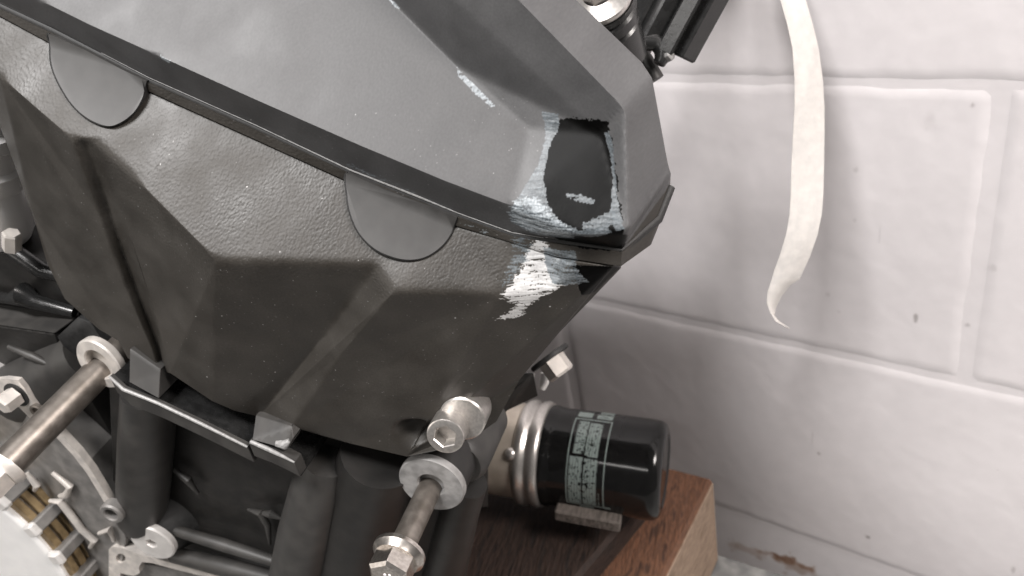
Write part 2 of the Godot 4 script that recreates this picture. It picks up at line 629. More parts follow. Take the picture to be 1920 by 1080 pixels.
	# dust and chips
	for k in 900:
		var px := rng.randf_range(60, 1080)
		var py := rng.randf_range(240, 850)
		if px > 985.0 and py < 500.0:
			continue
		var q := at(px, py, 0.015)
		var cx := int((q.x - X0) / SPAN * TEX)
		var cy := int((Y1 - q.y) / SPAN * TEX)
		var tone := rng.randf_range(75, 125) if k > 90 else rng.randf_range(140, 215)
		var long := 1 if rng.randf() < 0.85 else 2
		for dx in long:
			var i := clampi(cy, 0, TEX - 1) * TEX + clampi(cx + dx, 0, TEX - 1)
			for ch in 3:
				rgb[i * 3 + ch] = int(tone)
			if k < 70 and k % 3 == 0:
				for ch in 3:
					rgb[(i + TEX) * 3 + ch] = int(tone * 0.8)
	var m := StandardMaterial3D.new()
	m.albedo_texture = ImageTexture.create_from_image(Image.create_from_data(TEX, TEX, false, Image.FORMAT_RGB8, rgb))
	var o := ImageTexture.create_from_image(Image.create_from_data(TEX, TEX, false, Image.FORMAT_RGB8, orm))
	m.roughness_texture = o
	m.roughness_texture_channel = BaseMaterial3D.TEXTURE_CHANNEL_GREEN
	m.metallic = 1.0
	m.metallic_texture = o
	m.metallic_texture_channel = BaseMaterial3D.TEXTURE_CHANNEL_BLUE
	m.heightmap_enabled = true
	m.heightmap_texture = ImageTexture.create_from_image(Image.create_from_data(TEX, TEX, false, Image.FORMAT_L8, hgt))
	m.heightmap_scale = 0.09
	return m


func paint_zone(poly: PackedVector2Array, what: Callable, ragged := 0.0) -> void:
	var n := FastNoiseLite.new()
	n.seed = 77; n.frequency = 0.09
	var lo := Vector2(1e9, 1e9)
	var hi := -lo
	for q in poly:
		lo = lo.min(q)
		hi = hi.max(q)
	for y in range(maxi(int(lo.y) - 6, 0), mini(int(hi.y) + 7, TEX)):
		for x in range(maxi(int(lo.x) - 6, 0), mini(int(hi.x) + 7, TEX)):
			var q := Vector2(x, y)
			if ragged > 0.0:
				q += Vector2(n.get_noise_2d(x * 0.6, y * (5.0 if ragged > 4.0 else 1.4)) * (2.0 if ragged > 4.0 else 1.2), n.get_noise_2d(x * 2.0 + 300.0, y * 2.0)) * ragged
			if Geometry2D.is_point_in_polygon(q, poly):
				what.call(y * TEX + x, float(x), float(y), 0.0)


# ---------------------------------------------------------------- the setting
var wall_o := Vector3(0.115, -0.159, -0.235)
var wall_x := Vector3(0.93609277, 0.0, 0.35175321)
var wall_n := Vector3(-0.35175321, 0.0, 0.93609277)


func wall_paint() -> StandardMaterial3D:
	var side := 1024   # 1 m of wall, from 0.7 m left of the joint, 0.3 m above it
	var n := FastNoiseLite.new()
	n.seed = 61; n.frequency = 0.006; n.fractal_octaves = 5
	var f := FastNoiseLite.new()
	f.seed = 62; f.frequency = 0.06; f.fractal_octaves = 4
	var a := n.get_image(side, side).get_data()
	var b := f.get_image(side, side).get_data()
	var rgb := PackedByteArray()
	rgb.resize(side * side * 3)
	var hgt := PackedByteArray()
	hgt.resize(side * side)
	for i in side * side:
		var v := 223.0 + (a[i] - 128) * 0.045 + (b[i] - 128) * 0.02
		rgb[i * 3] = int(v + 1.0)
		rgb[i * 3 + 1] = int(v - 4.0)
		rgb[i * 3 + 2] = int(v - 3.0)
		hgt[i] = clampi(128 + int((b[i] - 128) * 0.5 + (a[i] - 128) * 0.2), 0, 255)
	# scuffs, spots and one rusty stain in a wide brown wash low on the wall: [photo column, row, radius mm, stretch, strength, brown]
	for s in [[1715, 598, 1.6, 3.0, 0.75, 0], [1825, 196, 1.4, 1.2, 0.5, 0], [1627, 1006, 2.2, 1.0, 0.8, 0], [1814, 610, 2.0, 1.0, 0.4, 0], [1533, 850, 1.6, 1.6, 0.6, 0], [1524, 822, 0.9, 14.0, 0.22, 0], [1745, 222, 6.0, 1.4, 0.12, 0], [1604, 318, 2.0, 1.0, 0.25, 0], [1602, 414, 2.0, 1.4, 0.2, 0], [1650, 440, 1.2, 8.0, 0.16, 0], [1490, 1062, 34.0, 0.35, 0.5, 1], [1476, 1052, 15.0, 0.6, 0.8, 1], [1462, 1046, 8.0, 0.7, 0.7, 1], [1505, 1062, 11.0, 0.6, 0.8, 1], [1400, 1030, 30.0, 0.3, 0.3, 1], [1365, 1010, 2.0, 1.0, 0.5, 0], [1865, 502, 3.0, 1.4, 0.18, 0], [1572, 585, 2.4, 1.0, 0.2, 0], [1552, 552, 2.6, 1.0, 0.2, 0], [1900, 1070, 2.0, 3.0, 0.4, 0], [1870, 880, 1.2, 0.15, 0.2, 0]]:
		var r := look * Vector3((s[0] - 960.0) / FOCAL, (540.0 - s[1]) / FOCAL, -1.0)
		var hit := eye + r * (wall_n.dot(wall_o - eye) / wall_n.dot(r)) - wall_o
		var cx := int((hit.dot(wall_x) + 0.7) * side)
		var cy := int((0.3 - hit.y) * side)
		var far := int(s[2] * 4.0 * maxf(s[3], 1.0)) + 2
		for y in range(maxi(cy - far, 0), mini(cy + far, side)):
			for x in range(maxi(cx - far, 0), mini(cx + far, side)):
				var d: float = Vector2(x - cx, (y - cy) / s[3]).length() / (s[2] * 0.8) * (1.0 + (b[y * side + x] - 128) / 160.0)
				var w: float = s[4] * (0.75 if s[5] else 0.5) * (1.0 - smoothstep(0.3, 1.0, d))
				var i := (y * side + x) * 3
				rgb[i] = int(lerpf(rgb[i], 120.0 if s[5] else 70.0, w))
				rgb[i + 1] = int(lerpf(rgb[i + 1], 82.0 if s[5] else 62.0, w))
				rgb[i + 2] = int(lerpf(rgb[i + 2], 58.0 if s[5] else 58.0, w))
	var m := StandardMaterial3D.new()
	m.albedo_texture = ImageTexture.create_from_image(Image.create_from_data(side, side, false, Image.FORMAT_RGB8, rgb))
	m.heightmap_enabled = true
	m.heightmap_texture = ImageTexture.create_from_image(Image.create_from_data(side, side, false, Image.FORMAT_L8, hgt))
	m.heightmap_scale = 0.026
	m.roughness = 0.6
	return m


func make_setting() -> void:
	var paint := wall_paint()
	var wall := thing("block_wall", "white painted concrete block wall behind the engine", "wall", wall_o + Vector3(0, -1.04, 0), "", "structure")
	var uvw := func(s: Shape):
		s.uv.resize(s.v.size())
		for i in s.v.size():
			var q := s.v[i] - wall_o
			s.uv[i] = Vector2(q.dot(wall_x) + 0.7, 0.3 - q.y)
	var back := Shape.new()
	var turned := Basis(wall_x, Vector3.UP, wall_n)
	back.box(Transform3D(turned, wall_o + wall_x * -0.3 + Vector3(0, -0.1, 0) - wall_n * 0.05078), Vector3(2.6, 1.88, 0.1), 0.002)
	uvw.call(back)
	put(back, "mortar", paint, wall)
	var rough := FastNoiseLite.new()
	rough.seed = 70; rough.frequency = 26.0; rough.fractal_octaves = 3
	for row in range(-4, 4):
		var top := 0.2 * row + 0.2 - 0.00275
		for col in range(-4, 3):
			var left := 0.4 * col + (0.005 if row % 2 else 0.08)
			var s := Shape.new()
			var nx := 110 if absi(row) < 3 and col > -3 else 12
			var ny := nx / 2
			var wide := 0.391
			var tall := 0.1945
			var grid := []
			for j in ny + 1:
				var line := PackedVector3Array()
				for i in nx + 1:
					var fx := wide * i / nx
					var fy := tall * j / ny
					var rim := minf(minf(fx, wide - fx), minf(fy, tall - fy))
					var wob := rough.get_noise_2d((left + fx), top - fy)
					var z := -0.0008 * (1.0 - smoothstep(0.0, 0.0035, rim + 0.0015 * wob)) + wob * 0.00016
					line.append(wall_o + wall_x * (left + fx + 0.0012 * wob) + Vector3(0, top - fy + 0.0012 * rough.get_noise_2d(left + fx + 9.0, top - fy), 0) + wall_n * z)
				grid.append(line)
			for j in ny:
				for i in nx:
					s.quad(grid[j][i], grid[j][i + 1], grid[j + 1][i + 1], grid[j + 1][i], wall_n)
			uvw.call(s)
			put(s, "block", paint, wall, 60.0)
	var fl := Shape.new()
	fl.box(Transform3D(Basis(), Vector3(0, -1.25, 0.6)), Vector3(4, 0.1, 4), 0.01)
	var floor_node := put(fl, "floor", mats.floor, self)
	floor_node.set_meta("kind", "structure")
	floor_node.set_meta("label", "grey concrete workshop floor below the bench")
	# bench and wood
	var dir := Vector3(0.0429, 0, 0.0121).normalized()
	var side := Vector3(-dir.z, 0, dir.x)
	var bt := thing("work_bench", "grey work bench top under the wooden beams", "bench", Vector3(-0.2, -1.2, 0.1))
	var s := Shape.new()
	s.box(Transform3D(Basis(dir, Vector3.UP, side), Vector3(-0.0524, -0.5475, -0.2216) + dir * -0.1 + side * 0.3), Vector3(1.1, 0.035, 0.6), 0.0025)
	put(s, "bench_top", mats.bench, bt)
	for q in [[-0.6, 0.03], [0.4, 0.03], [-0.6, 0.55], [0.4, 0.55]]:
		s = Shape.new()
		s.box(Transform3D(Basis(dir, Vector3.UP, side), Vector3(-0.0524, -0.8825, -0.2216) + dir * q[0] + side * q[1]), Vector3(0.05, 0.634, 0.05), 0.002)
		put(s, "leg", mats.bench, bt)
	var along := Vector3(-0.2585, 0, 0.966)
	var across := Vector3(0.966, 0, 0.2585)
	var far_corner := Vector3(-0.0477, -0.4404, -0.2143)
	var mid := far_corner + along * 0.17 - across * 0.05 - Vector3(0, 0.0445, 0)
	var beam := thing("wooden_beam", "square reddish sawn timber beam with a pale side, its end below the oil filter", "beam", mid - Vector3(0, 0.0445, 0))
	s = Shape.new()
	s.box(Transform3D(Basis(across, Vector3.UP, along), mid), Vector3(0.1, 0.089, 0.34), 0.003)
	put(s, "timber", mats.red_wood, beam)
	s = Shape.new()
	s.box(Transform3D(Basis(across, Vector3.UP, along), mid + across * 0.0500), Vector3(0.0014, 0.084, 0.334), 0.0005)
	put(s, "sawn_face", mats.pale_wood, beam)
	# cross beam with the engine's shadow put into its dark colour
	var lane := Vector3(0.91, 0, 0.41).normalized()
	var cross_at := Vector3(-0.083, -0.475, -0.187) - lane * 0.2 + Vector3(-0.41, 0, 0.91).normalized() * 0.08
	var cross := thing("wooden_beam", "timber beam under the engine, coloured dark for the shadow it lies in", "beam", cross_at - Vector3(0, 0.055, 0))
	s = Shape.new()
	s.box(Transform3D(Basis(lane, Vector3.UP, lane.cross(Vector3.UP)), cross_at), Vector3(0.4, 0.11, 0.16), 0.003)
	put(s, "timber", mats.shaded_wood, cross)
	var p0 := deep(1040, 949, 0.525)
	var p1 := deep(1163, 972, 0.515)
	var pd := (p1 - p0).normalized()
	var pl := thing("wooden_slat", "thin grey wooden slat wedged under the oil filter", "slat", (p0 + p1) * 0.5 - Vector3(0, 0.03, 0))
	s = Shape.new()
	var ps := pd.cross(Vector3.UP).normalized()
	s.box(Transform3D(Basis(pd, ps.cross(pd), ps), (p0 + p1) * 0.5 - Vector3(0, 0.0045, 0)), Vector3(p0.distance_to(p1), 0.009, 0.009), 0.001)
	put(s, "slat", mats.grey_wood, pl)


# ---------------------------------------------------------------- the engine
func make_engine() -> void:
	var engine := thing("motorcycle_engine", "black motorcycle engine with scraped valve cover, opened clutch and oil filter", "engine", Vector3(-0.25, -0.44, -0.05))
	# valve cover
	var c := {
		s0 = [-140, -64, 0], s1 = [0, 5, 0], s2 = [100, 52, 0], s3 = [278, 144, 0], s4 = [478, 233, 0], s5 = [655, 317, 0], s6 = [860, 399, 0], s7 = [960, 435, 0], s8 = [1019, 445, 0], s9 = [1166, 466, 0], s10 = [1234, 406, -18], s11 = [1256, 346, -27],
		a0 = [-140, -112, 5], a1 = [74, 0, 5], a2 = [167, 46, 5], a3 = [296, 104, 5], a4 = [480, 187, 5], a5 = [685, 277, 5], a6 = [836, 340, 5], a7 = [958, 386, 5], a8 = [1090, 440, 7.5],
		b0 = [993, 243, -15], b1 = [860, 125, -23], b2 = [735, 0, -31], b3 = [610, -125, -39], t0 = [-140, -330, -24],
		e0 = [1128, 253, 1], e1 = [1177, 434, 6], g0 = [850, 0, -18], g1 = [730, -125, -23],
		h1 = [1172, 205, -13], h0 = [972, 0, -26], h2 = [850, -125, -36], k1 = [1203, 118, -37], k2 = [1222, 147, -32], k0 = [1080, 0, -46], k3 = [955, -125, -60],
		l0 = [1257, 326, -26], l1 = [1251, 305, -27],
	}
	level(c, ["a1", "a7", "b2"], ["a0", "a2", "a3", "a4", "a5", "a6", "b0", "b1", "b3", "t0"])
	level(c, ["b0", "a7", "e1"], ["e0", "a8"])
	c.e0[2] += 2.0
	level(c, ["e0", "g0", "h1"], ["h0", "h2"])
	level(c, ["h1", "h0", "k1"], ["k2", "k0", "k3"])
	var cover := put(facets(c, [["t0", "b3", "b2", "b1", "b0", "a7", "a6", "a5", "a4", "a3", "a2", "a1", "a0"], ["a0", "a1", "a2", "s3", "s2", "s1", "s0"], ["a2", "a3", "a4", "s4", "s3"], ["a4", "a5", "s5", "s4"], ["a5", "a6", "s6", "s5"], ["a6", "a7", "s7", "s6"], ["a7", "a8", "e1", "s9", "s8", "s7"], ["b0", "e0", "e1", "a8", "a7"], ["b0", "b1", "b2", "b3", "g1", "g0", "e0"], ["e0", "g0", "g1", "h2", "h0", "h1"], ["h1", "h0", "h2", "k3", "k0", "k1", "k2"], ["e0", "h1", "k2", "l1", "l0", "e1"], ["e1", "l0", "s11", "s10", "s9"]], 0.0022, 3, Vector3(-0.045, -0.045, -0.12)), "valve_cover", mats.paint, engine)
	cover.set_meta("label", "matte black valve cover with white scrape marks on its front corner")
	var worn := Shape.new()
	worn.tube(line_at([[190, 99, 0.4], [278, 145, 0.4], [478, 234, 0.4], [655, 318, 0.4], [780, 367, 0.4], [860, 400, 0.4], [960, 436, 0.4], [1019, 446, 0.4]], 0), [0.0001, 0.00015, 0.0002, 0.0003, 0.0004, 0.0002, 0.0002, 0.0001], 6)
	put(worn, "worn_edge_highlight", mats.worn, cover)  # thin pale strip: the seam edge's highlight put into colour, over wear
	# gasket between cover and head
	var seam := [[-140, -58, -1.5], [0, 11, -1.5], [100, 58, -1.5], [278, 149, -1.5], [478, 238, -1.5], [655, 321, -1.5], [860, 403, -1.5], [960, 439, -1.5], [1019, 449, -1.5], [1164, 470, -1.5], [1232, 410, -19], [1255, 350, -28]]
	var s := Shape.new()
	var radii := []
	for q in seam:
		radii.append(0.0022)
	s.tube(line_at(seam, 0), radii, 10)
	put(s, "head_gasket", mats.rubber, engine)
	# head flange below the seam
	var f := {}
	var up := [[-140, -52, 1], [0, 17, 1], [100, 64, 1], [278, 155, 1], [478, 244, 1], [655, 326, 1], [860, 408, 1], [960, 444, 1], [1019, 454, 1], [1166, 474, 1], [1235, 413, -17], [1258, 350, -27]]
	var low := [[-140, -32, 1], [0, 30, 1], [93, 80, 1], [281, 172, 1], [469, 257, 1], [648, 338, 1], [852, 422, 1], [946, 450, 1], [1044, 481, 1], [1164, 499, 1], [1220, 459, -13], [1259, 362, -27]]
	var strips := []
	for i in up.size():
		f["u%d" % i] = up[i]
		f["l%d" % i] = low[i]
		if i:
			strips.append(["u%d" % (i - 1), "u%d" % i, "l%d" % i, "l%d" % (i - 1)])
	put(facets(f, strips, 0.004, 0, Vector3(-0.006, -0.004, -0.02)), "head_flange", mats.paint, engine)
	# cylinder head
	var h := {
		r0 = [-140, -30, 0.3], r1 = [0, 32, 0.3], r2 = [93, 82, 0.3], r3 = [281, 174, 0.3], r4 = [469, 259, 0.3], r5 = [648, 340, 0.3], r6 = [852, 424, 0.3], r7 = [946, 450, 0.3], r8 = [1044, 483, 0.3], r9 = [1150, 499, 0],
		m0 = [-140, 75, 2], m1 = [0, 144, 8], m2 = [67, 196, 12], m3 = [133, 259, 16], gc0 = [156, 262, 15], m4 = [180, 265, 16.5], m5 = [252, 333, 19], m6 = [315, 389, 21.5], m7 = [407, 489, 32], m8 = [480, 491, 23], m9 = [704, 497, 19], m10 = [740, 546, 22.5], m11 = [938, 552, 18], m12 = [1030, 548, 13], m13 = [1076, 488, 4],
		n0 = [-140, 95, -6], n1 = [-30, 165, -3], n2 = [0, 237, 0], n3 = [22, 296, 2], n4 = [61, 400, 5], n5 = [89, 495, 8], n6 = [122, 561, 9], n7 = [185, 617, 10], n8 = [222, 639, 11], n9 = [240, 672, 12],
		gl1 = [181, 391, 15.5], gl2 = [237, 543, 15], gl3 = [285, 654, 14.5], gl4 = [297, 694, 14], gc1 = [203, 389, 11.5], gc2 = [250, 525, 10.5], gc3 = [300, 655, 10.5], gc4 = [308, 697, 11], gr1 = [226, 387, 17], gr2 = [263, 502, 17], gr3 = [296, 602, 16.5], gr4 = [320, 700, 17],
		w1 = [402, 620, 25.5], w2 = [398, 752, 20], w3 = [440, 770, 16], v1 = [600, 637, 12.5], v2 = [486, 781, 10.5], x1 = [640, 665, 17.5], x2 = [546, 800, 15.5],
		y1 = [931, 620, 8], y2 = [808, 778, 9], z1 = [763, 856, 9], z2 = [659, 832, 10.5], z3 = [604, 817, 12], z4 = [850, 838, 6],
		o0 = [1164, 503, -5], o1 = [1050, 622, -10], o2 = [974, 712, -10], o3 = [931, 790, -6], o4 = [900, 812, -3],
	}
	level(h, ["r1", "r6", "m7"], ["m0", "m1", "m2", "m3", "gc0", "m4", "m5", "m6", "m8", "m9", "m10", "m11", "m12"])
	h.m9[2] -= 1.0
	h.gc0[2] -= 2.0
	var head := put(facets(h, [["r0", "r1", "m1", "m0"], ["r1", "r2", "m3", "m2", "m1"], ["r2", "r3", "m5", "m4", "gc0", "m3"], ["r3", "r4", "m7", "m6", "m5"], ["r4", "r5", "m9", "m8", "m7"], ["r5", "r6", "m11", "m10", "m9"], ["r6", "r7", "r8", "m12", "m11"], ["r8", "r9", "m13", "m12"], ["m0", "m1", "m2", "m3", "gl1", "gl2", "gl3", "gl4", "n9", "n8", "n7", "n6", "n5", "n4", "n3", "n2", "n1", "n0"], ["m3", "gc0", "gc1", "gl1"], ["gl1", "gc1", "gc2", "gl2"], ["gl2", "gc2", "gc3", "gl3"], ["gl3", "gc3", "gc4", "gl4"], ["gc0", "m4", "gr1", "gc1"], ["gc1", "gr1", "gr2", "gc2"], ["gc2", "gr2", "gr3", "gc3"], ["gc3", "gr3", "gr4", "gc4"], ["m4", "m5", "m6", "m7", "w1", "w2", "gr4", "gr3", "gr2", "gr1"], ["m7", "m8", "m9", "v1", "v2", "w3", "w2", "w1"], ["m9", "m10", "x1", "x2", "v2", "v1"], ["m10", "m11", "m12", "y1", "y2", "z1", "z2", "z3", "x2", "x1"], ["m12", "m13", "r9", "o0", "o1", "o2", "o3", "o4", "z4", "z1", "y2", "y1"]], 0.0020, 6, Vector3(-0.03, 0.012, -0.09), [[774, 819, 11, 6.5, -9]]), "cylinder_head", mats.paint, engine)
	head.set_meta("label", "black cast cylinder head with bare metal scrape below the cover corner")
	# half-moon cam plugs
	for outline in [[[95, 64], [95, 85], [97, 120], [110, 155], [135, 195], [165, 222], [200, 236], [225, 230], [250, 211], [267, 183], [275, 152], [230, 131], [160, 94]], [[653, 324], [651, 363], [657, 400], [673, 436], [701, 465], [734, 481], [767, 487], [799, 481], [828, 461], [846, 436], [857, 408], [800, 386], [720, 355]]]:
		outline = rounded(outline, 5)
		var lay := {a = h.r1, b = h.r6, c = h.m7}
		for q in outline.size():
			lay[q] = [outline[q][0], outline[q][1], 0.0]
		level(lay, ["a", "b", "c"], range(outline.size()))
		var face := []
		var rim := []
		for q in outline.size():
			face.append([lay[q][0], lay[q][1], maxf(1.6, lay[q][2] + 0.9)])
			rim.append(at(lay[q][0], lay[q][1], (maxf(0.6, lay[q][2]) + 0.2) * 0.001))
		s = Shape.new()
		s.plate(line_at(face, 0), Vector3(-0.0003, 0.0006, -0.006))
		var plug := put(s, "half_moon_plug", mats.plug, head)
		s = Shape.new()
		var rr := []
		for q in outline.size() - 14:
			rr.append(0.0006)
		s.tube(rim.slice(0, outline.size() - 14), rr, 8)
		put(s, "plug_seal", mats.rubber, head)
	make_block(engine)
	make_rear(engine)
	make_clutch(engine)
	make_front(engine)


func make_block(engine: Node3D) -> void:
	# shelf with a worn lip under the head, its edge highlight laid on as pale strips
	var lip := [[205, 706, 23], [231, 730, 24], [296, 756, 24], [380, 796, 24], [464, 838, 24]]
	var s := Shape.new()
	sweep_bar(s, lip, 0.009, 0.0025)
	var ledge := put(s, "ledge", mats.dusty, engine)
	s = Shape.new()
	sweep_bar(s, [[207, 708, 20], [231, 731, 21.5], [296, 757, 21.5], [380, 797, 21.5], [470, 841, 21.5], [560, 880, 21.5]], 0.004, 0.05)
	put(s, "shelf", mats.gloss, ledge)
	s = Shape.new()
	sweep_bar(s, [[466, 829, 24], [500, 842, 24], [529, 856, 24], [552, 868, 24]], 0.008, 0.006)
	put(s, "ledge", mats.dusty, engine)
	s = Shape.new()
	s.tube(line_at(lip, 0), [0.0006, 0.0009, 0.0008, 0.0008, 0.0006], 8)
	put(s, "worn_edge_highlight", mats.worn, engine)
	s = Shape.new()
	s.tube(line_at([[470, 828, 24], [500, 841, 24], [529, 855, 24], [552, 867, 24]], 0), [0.0009, 0.0011, 0.0008, 0.0004], 8)
	put(s, "worn_edge_highlight", mats.worn, engine)
	# lugs that carry the head on the shelf
	put(facets({a = [244, 655, 15], b = [300, 694, 16], c = [297, 746, 23], d = [243, 716, 22.5]}, [["a", "b", "c", "d"]], 0.003, 0, Vector3(0, 0, -0.03)), "lug", mats.dusty, engine)
	put(facets({a = [480, 780, 14], b = [546, 800, 17], c = [549, 822, 21], d = [538, 842, 23.5], e = [474, 824, 23.5]}, [["a", "b", "c", "d", "e"]], 0.003, 0, Vector3(0, 0, -0.03)), "lug", mats.dusty, engine)
	s = Shape.new()
	s.tube(line_at([[519, 831, 22], [534, 834, 22], [543, 826, 21]], 0), [0.0016, 0.0022, 0.0012], 10)
	put(s, "casting_scar", mats.worn, engine)
	# barrel wall and pillars
	var wall := put(facets({a = [205, 700, -4], b = [330, 700, -4], c = [560, 800, -4], d = [700, 800, -10], e = [900, 815, -26], f = [880, 960, -26], g = [830, 1260, -20], h = [640, 1260, -8], i = [470, 1260, -2], j = [235, 1120, -2], k = [215, 960, -4], l = [500, 1010, -3], m = [330, 985, -3]}, [["a", "b", "c", "l", "m", "k"], ["c", "d", "h", "i", "l"], ["d", "e", "f", "g", "h"], ["k", "m", "l", "i", "j"]], 0.006, 3, Vector3(-0.08, -0.03, -0.12)), "cylinder_block", mats.black, engine)
	s = Shape.new()
	s.tube(line_at([[278, 735, 3], [276, 800, 4], [270, 900, 4], [266, 965, 4], [268, 995, 0]], 0), [0.0125, 0.0135, 0.0137, 0.0132, 0.008], 28)
	put(s, "pillar", mats.dusty, wall)
	s = Shape.new()
	s.tube(line_at([[612, 862, 2], [600, 905, 4], [578, 1000, 4], [552, 1130, 4]], 0), [0.0115, 0.0135, 0.0155, 0.017], 28)
	put(s, "pillar", mats.dusty, wall)
	s = Shape.new()
	s.tube(line_at([[715, 850, -4], [690, 930, -8], [640, 1150, -12]], 0), [0.019, 0.022, 0.026], 28)
	put(s, "pillar", mats.black, wall)
	# ledge of the lower panel with its foundry marks
	s = Shape.new()
	s.tube(line_at([[330, 995, 5], [420, 1022, 6], [515, 1052, 6]], 0), [0.003, 0.0036, 0.003], 14)
	put(s, "rib", mats.dusty, wall)
	s = Shape.new()
	s.tube(line_at([[325, 1040, 6], [420, 1062, 6], [515, 1085, 6]], 0), [0.0045, 0.005, 0.0045], 14)
	put(s, "rib", mats.dusty, wall)
	for q in [[[326, 880, 0], [352, 900, 1], [372, 925, 0]], [[465, 955, 0], [488, 962, 1.5], [502, 985, 2], [506, 1020, 2]], [[490, 962, 1], [508, 964, 1.5], [526, 972, 1]]]:
		s = Shape.new()
		s.tube(line_at(q, 0), [0.0012, 0.0022, 0.0008] if q.size() == 3 else [0.0008, 0.002, 0.0018, 0.0008], 10)
		put(s, "casting_ridge", mats.dusty, wall)
	# bolt bosses
	s = Shape.new()
	var o := at(808, 910, 0.006)
	s.lathe(o, Vector3(0, 0, 1), [[-0.0035, 0.0], [-0.0035, 0.0158], [-0.0008, 0.0158], [0.0, 0.0152], [0.0, 0.0068], [-0.0006, 0.0062], [-0.0035, 0.0062]], 48)
	var boss := put(s, "bolt_boss", mats.boss, engine)
	s = Shape.new()
	s.lathe(o, Vector3(0, 0, 1), [[-0.05, 0.0], [-0.05, 0.0165], [-0.0034, 0.0152], [-0.0034, 0.0062], [-0.03, 0.0062], [-0.03, 0.0]], 48)
	put(s, "boss_neck", mats.black, boss)
	boss.set_meta("label", "bare grey machined mounting boss with a bolt hole")
	s = Shape.new()
	s.lathe(at(852, 868, -0.012), Vector3(0, 0, 1), [[-0.035, 0.0], [-0.035, 0.016], [-0.004, 0.0155], [0.0, 0.013], [0.001, 0.0]], 40)
	put(s, "corner_boss", mats.dusty, engine)
	s = Shape.new()
	s.tube(line_at([[880, 905, -18], [862, 960, -20], [830, 1090, -20]], 0), [0.009, 0.01, 0.012], 20)
	put(s, "rib", mats.black, engine)
	# socket cap bolt in the head
	s = Shape.new()
	o = at(834, 819, 0.02)
	var ax := Vector3(0.12, 0.2, 1).normalized()
	s.lathe(o, ax, [[-0.022, 0.0], [-0.022, 0.0077], [-0.001, 0.0079], [-0.0004, 0.0077], [0.0, 0.007], [0.0, 0.0052, 1], [-0.0004, 0.0048, 1], [-0.006, 0.0048, 1], [-0.0065, 0.0]], 48, 0.2)
	var cap := put(s, "socket_bolt", mats.zinc, engine, 30.0)
	s = Shape.new()
	s.lathe(o - ax * 0.0105 + Vector3(0.0055, 0.0032, 0), ax, [[-0.012, 0.0], [-0.012, 0.0098], [0.0, 0.0098], [0.0006, 0.0091], [0.0006, 0.0]], 40)
	put(s, "flange", mats.zinc, cap)
	# steel plug with a hexagon socket, low on the block
	s = Shape.new()
	o = at(284, 1019, 0.013)
	s.lathe(o, Vector3(0.03, -0.05, 1), [[-0.004, 0.0], [-0.004, 0.0133], [-0.001, 0.0135], [0.0, 0.0127], [0.0002, 0.0038, 1], [-0.0004, 0.0034, 1], [-0.004, 0.0034, 1], [-0.0042, 0.0]], 54, 0.3)
	put(s, "drain_plug", mats.alloy, engine, 30.0)
	s = Shape.new()
	s.lathe(o, Vector3(0, 0, 1), [[-0.02, 0.0], [-0.02, 0.022], [-0.014, 0.018], [-0.007, 0.014], [-0.0042, 0.0118], [-0.0042, 0.0]], 40)
	put(s, "plug_boss", mats.rubber, engine)


# a bar along a path: top edge on the path, its front face hanging down, its top running back into the engine
func sweep_bar(s: Shape, path: Array, tall: float, back: float) -> void:
	var pts := line_at(path, 0)
	var b := 0.0008
	var rings := []
	for p in pts:
		rings.append([p + Vector3(0, -tall, 0.0), p + Vector3(0, -b, 0), p + Vector3(0, 0, -b), p + Vector3(0, 0, -back), p + Vector3(0, -tall, -back)])
	for i in rings.size() - 1:
		for k in 5:
			var a: Vector3 = rings[i][k]
			var n: Vector3 = rings[i][(k + 1) % 5]
			var mid := Vector3.ZERO
			for m in 5:
				mid += rings[i][m] / 5.0
			s.quad(a, n, rings[i + 1][(k + 1) % 5], rings[i + 1][k], (a + n) * 0.5 - mid)
	for e in [0, rings.size() - 1]:
		var out: Vector3 = pts[0] - pts[1] if e == 0 else pts[-1] - pts[-2]
		for k in range(1, 4):
			s.tri(rings[e][0], rings[e][k], rings[e][k + 1], out)


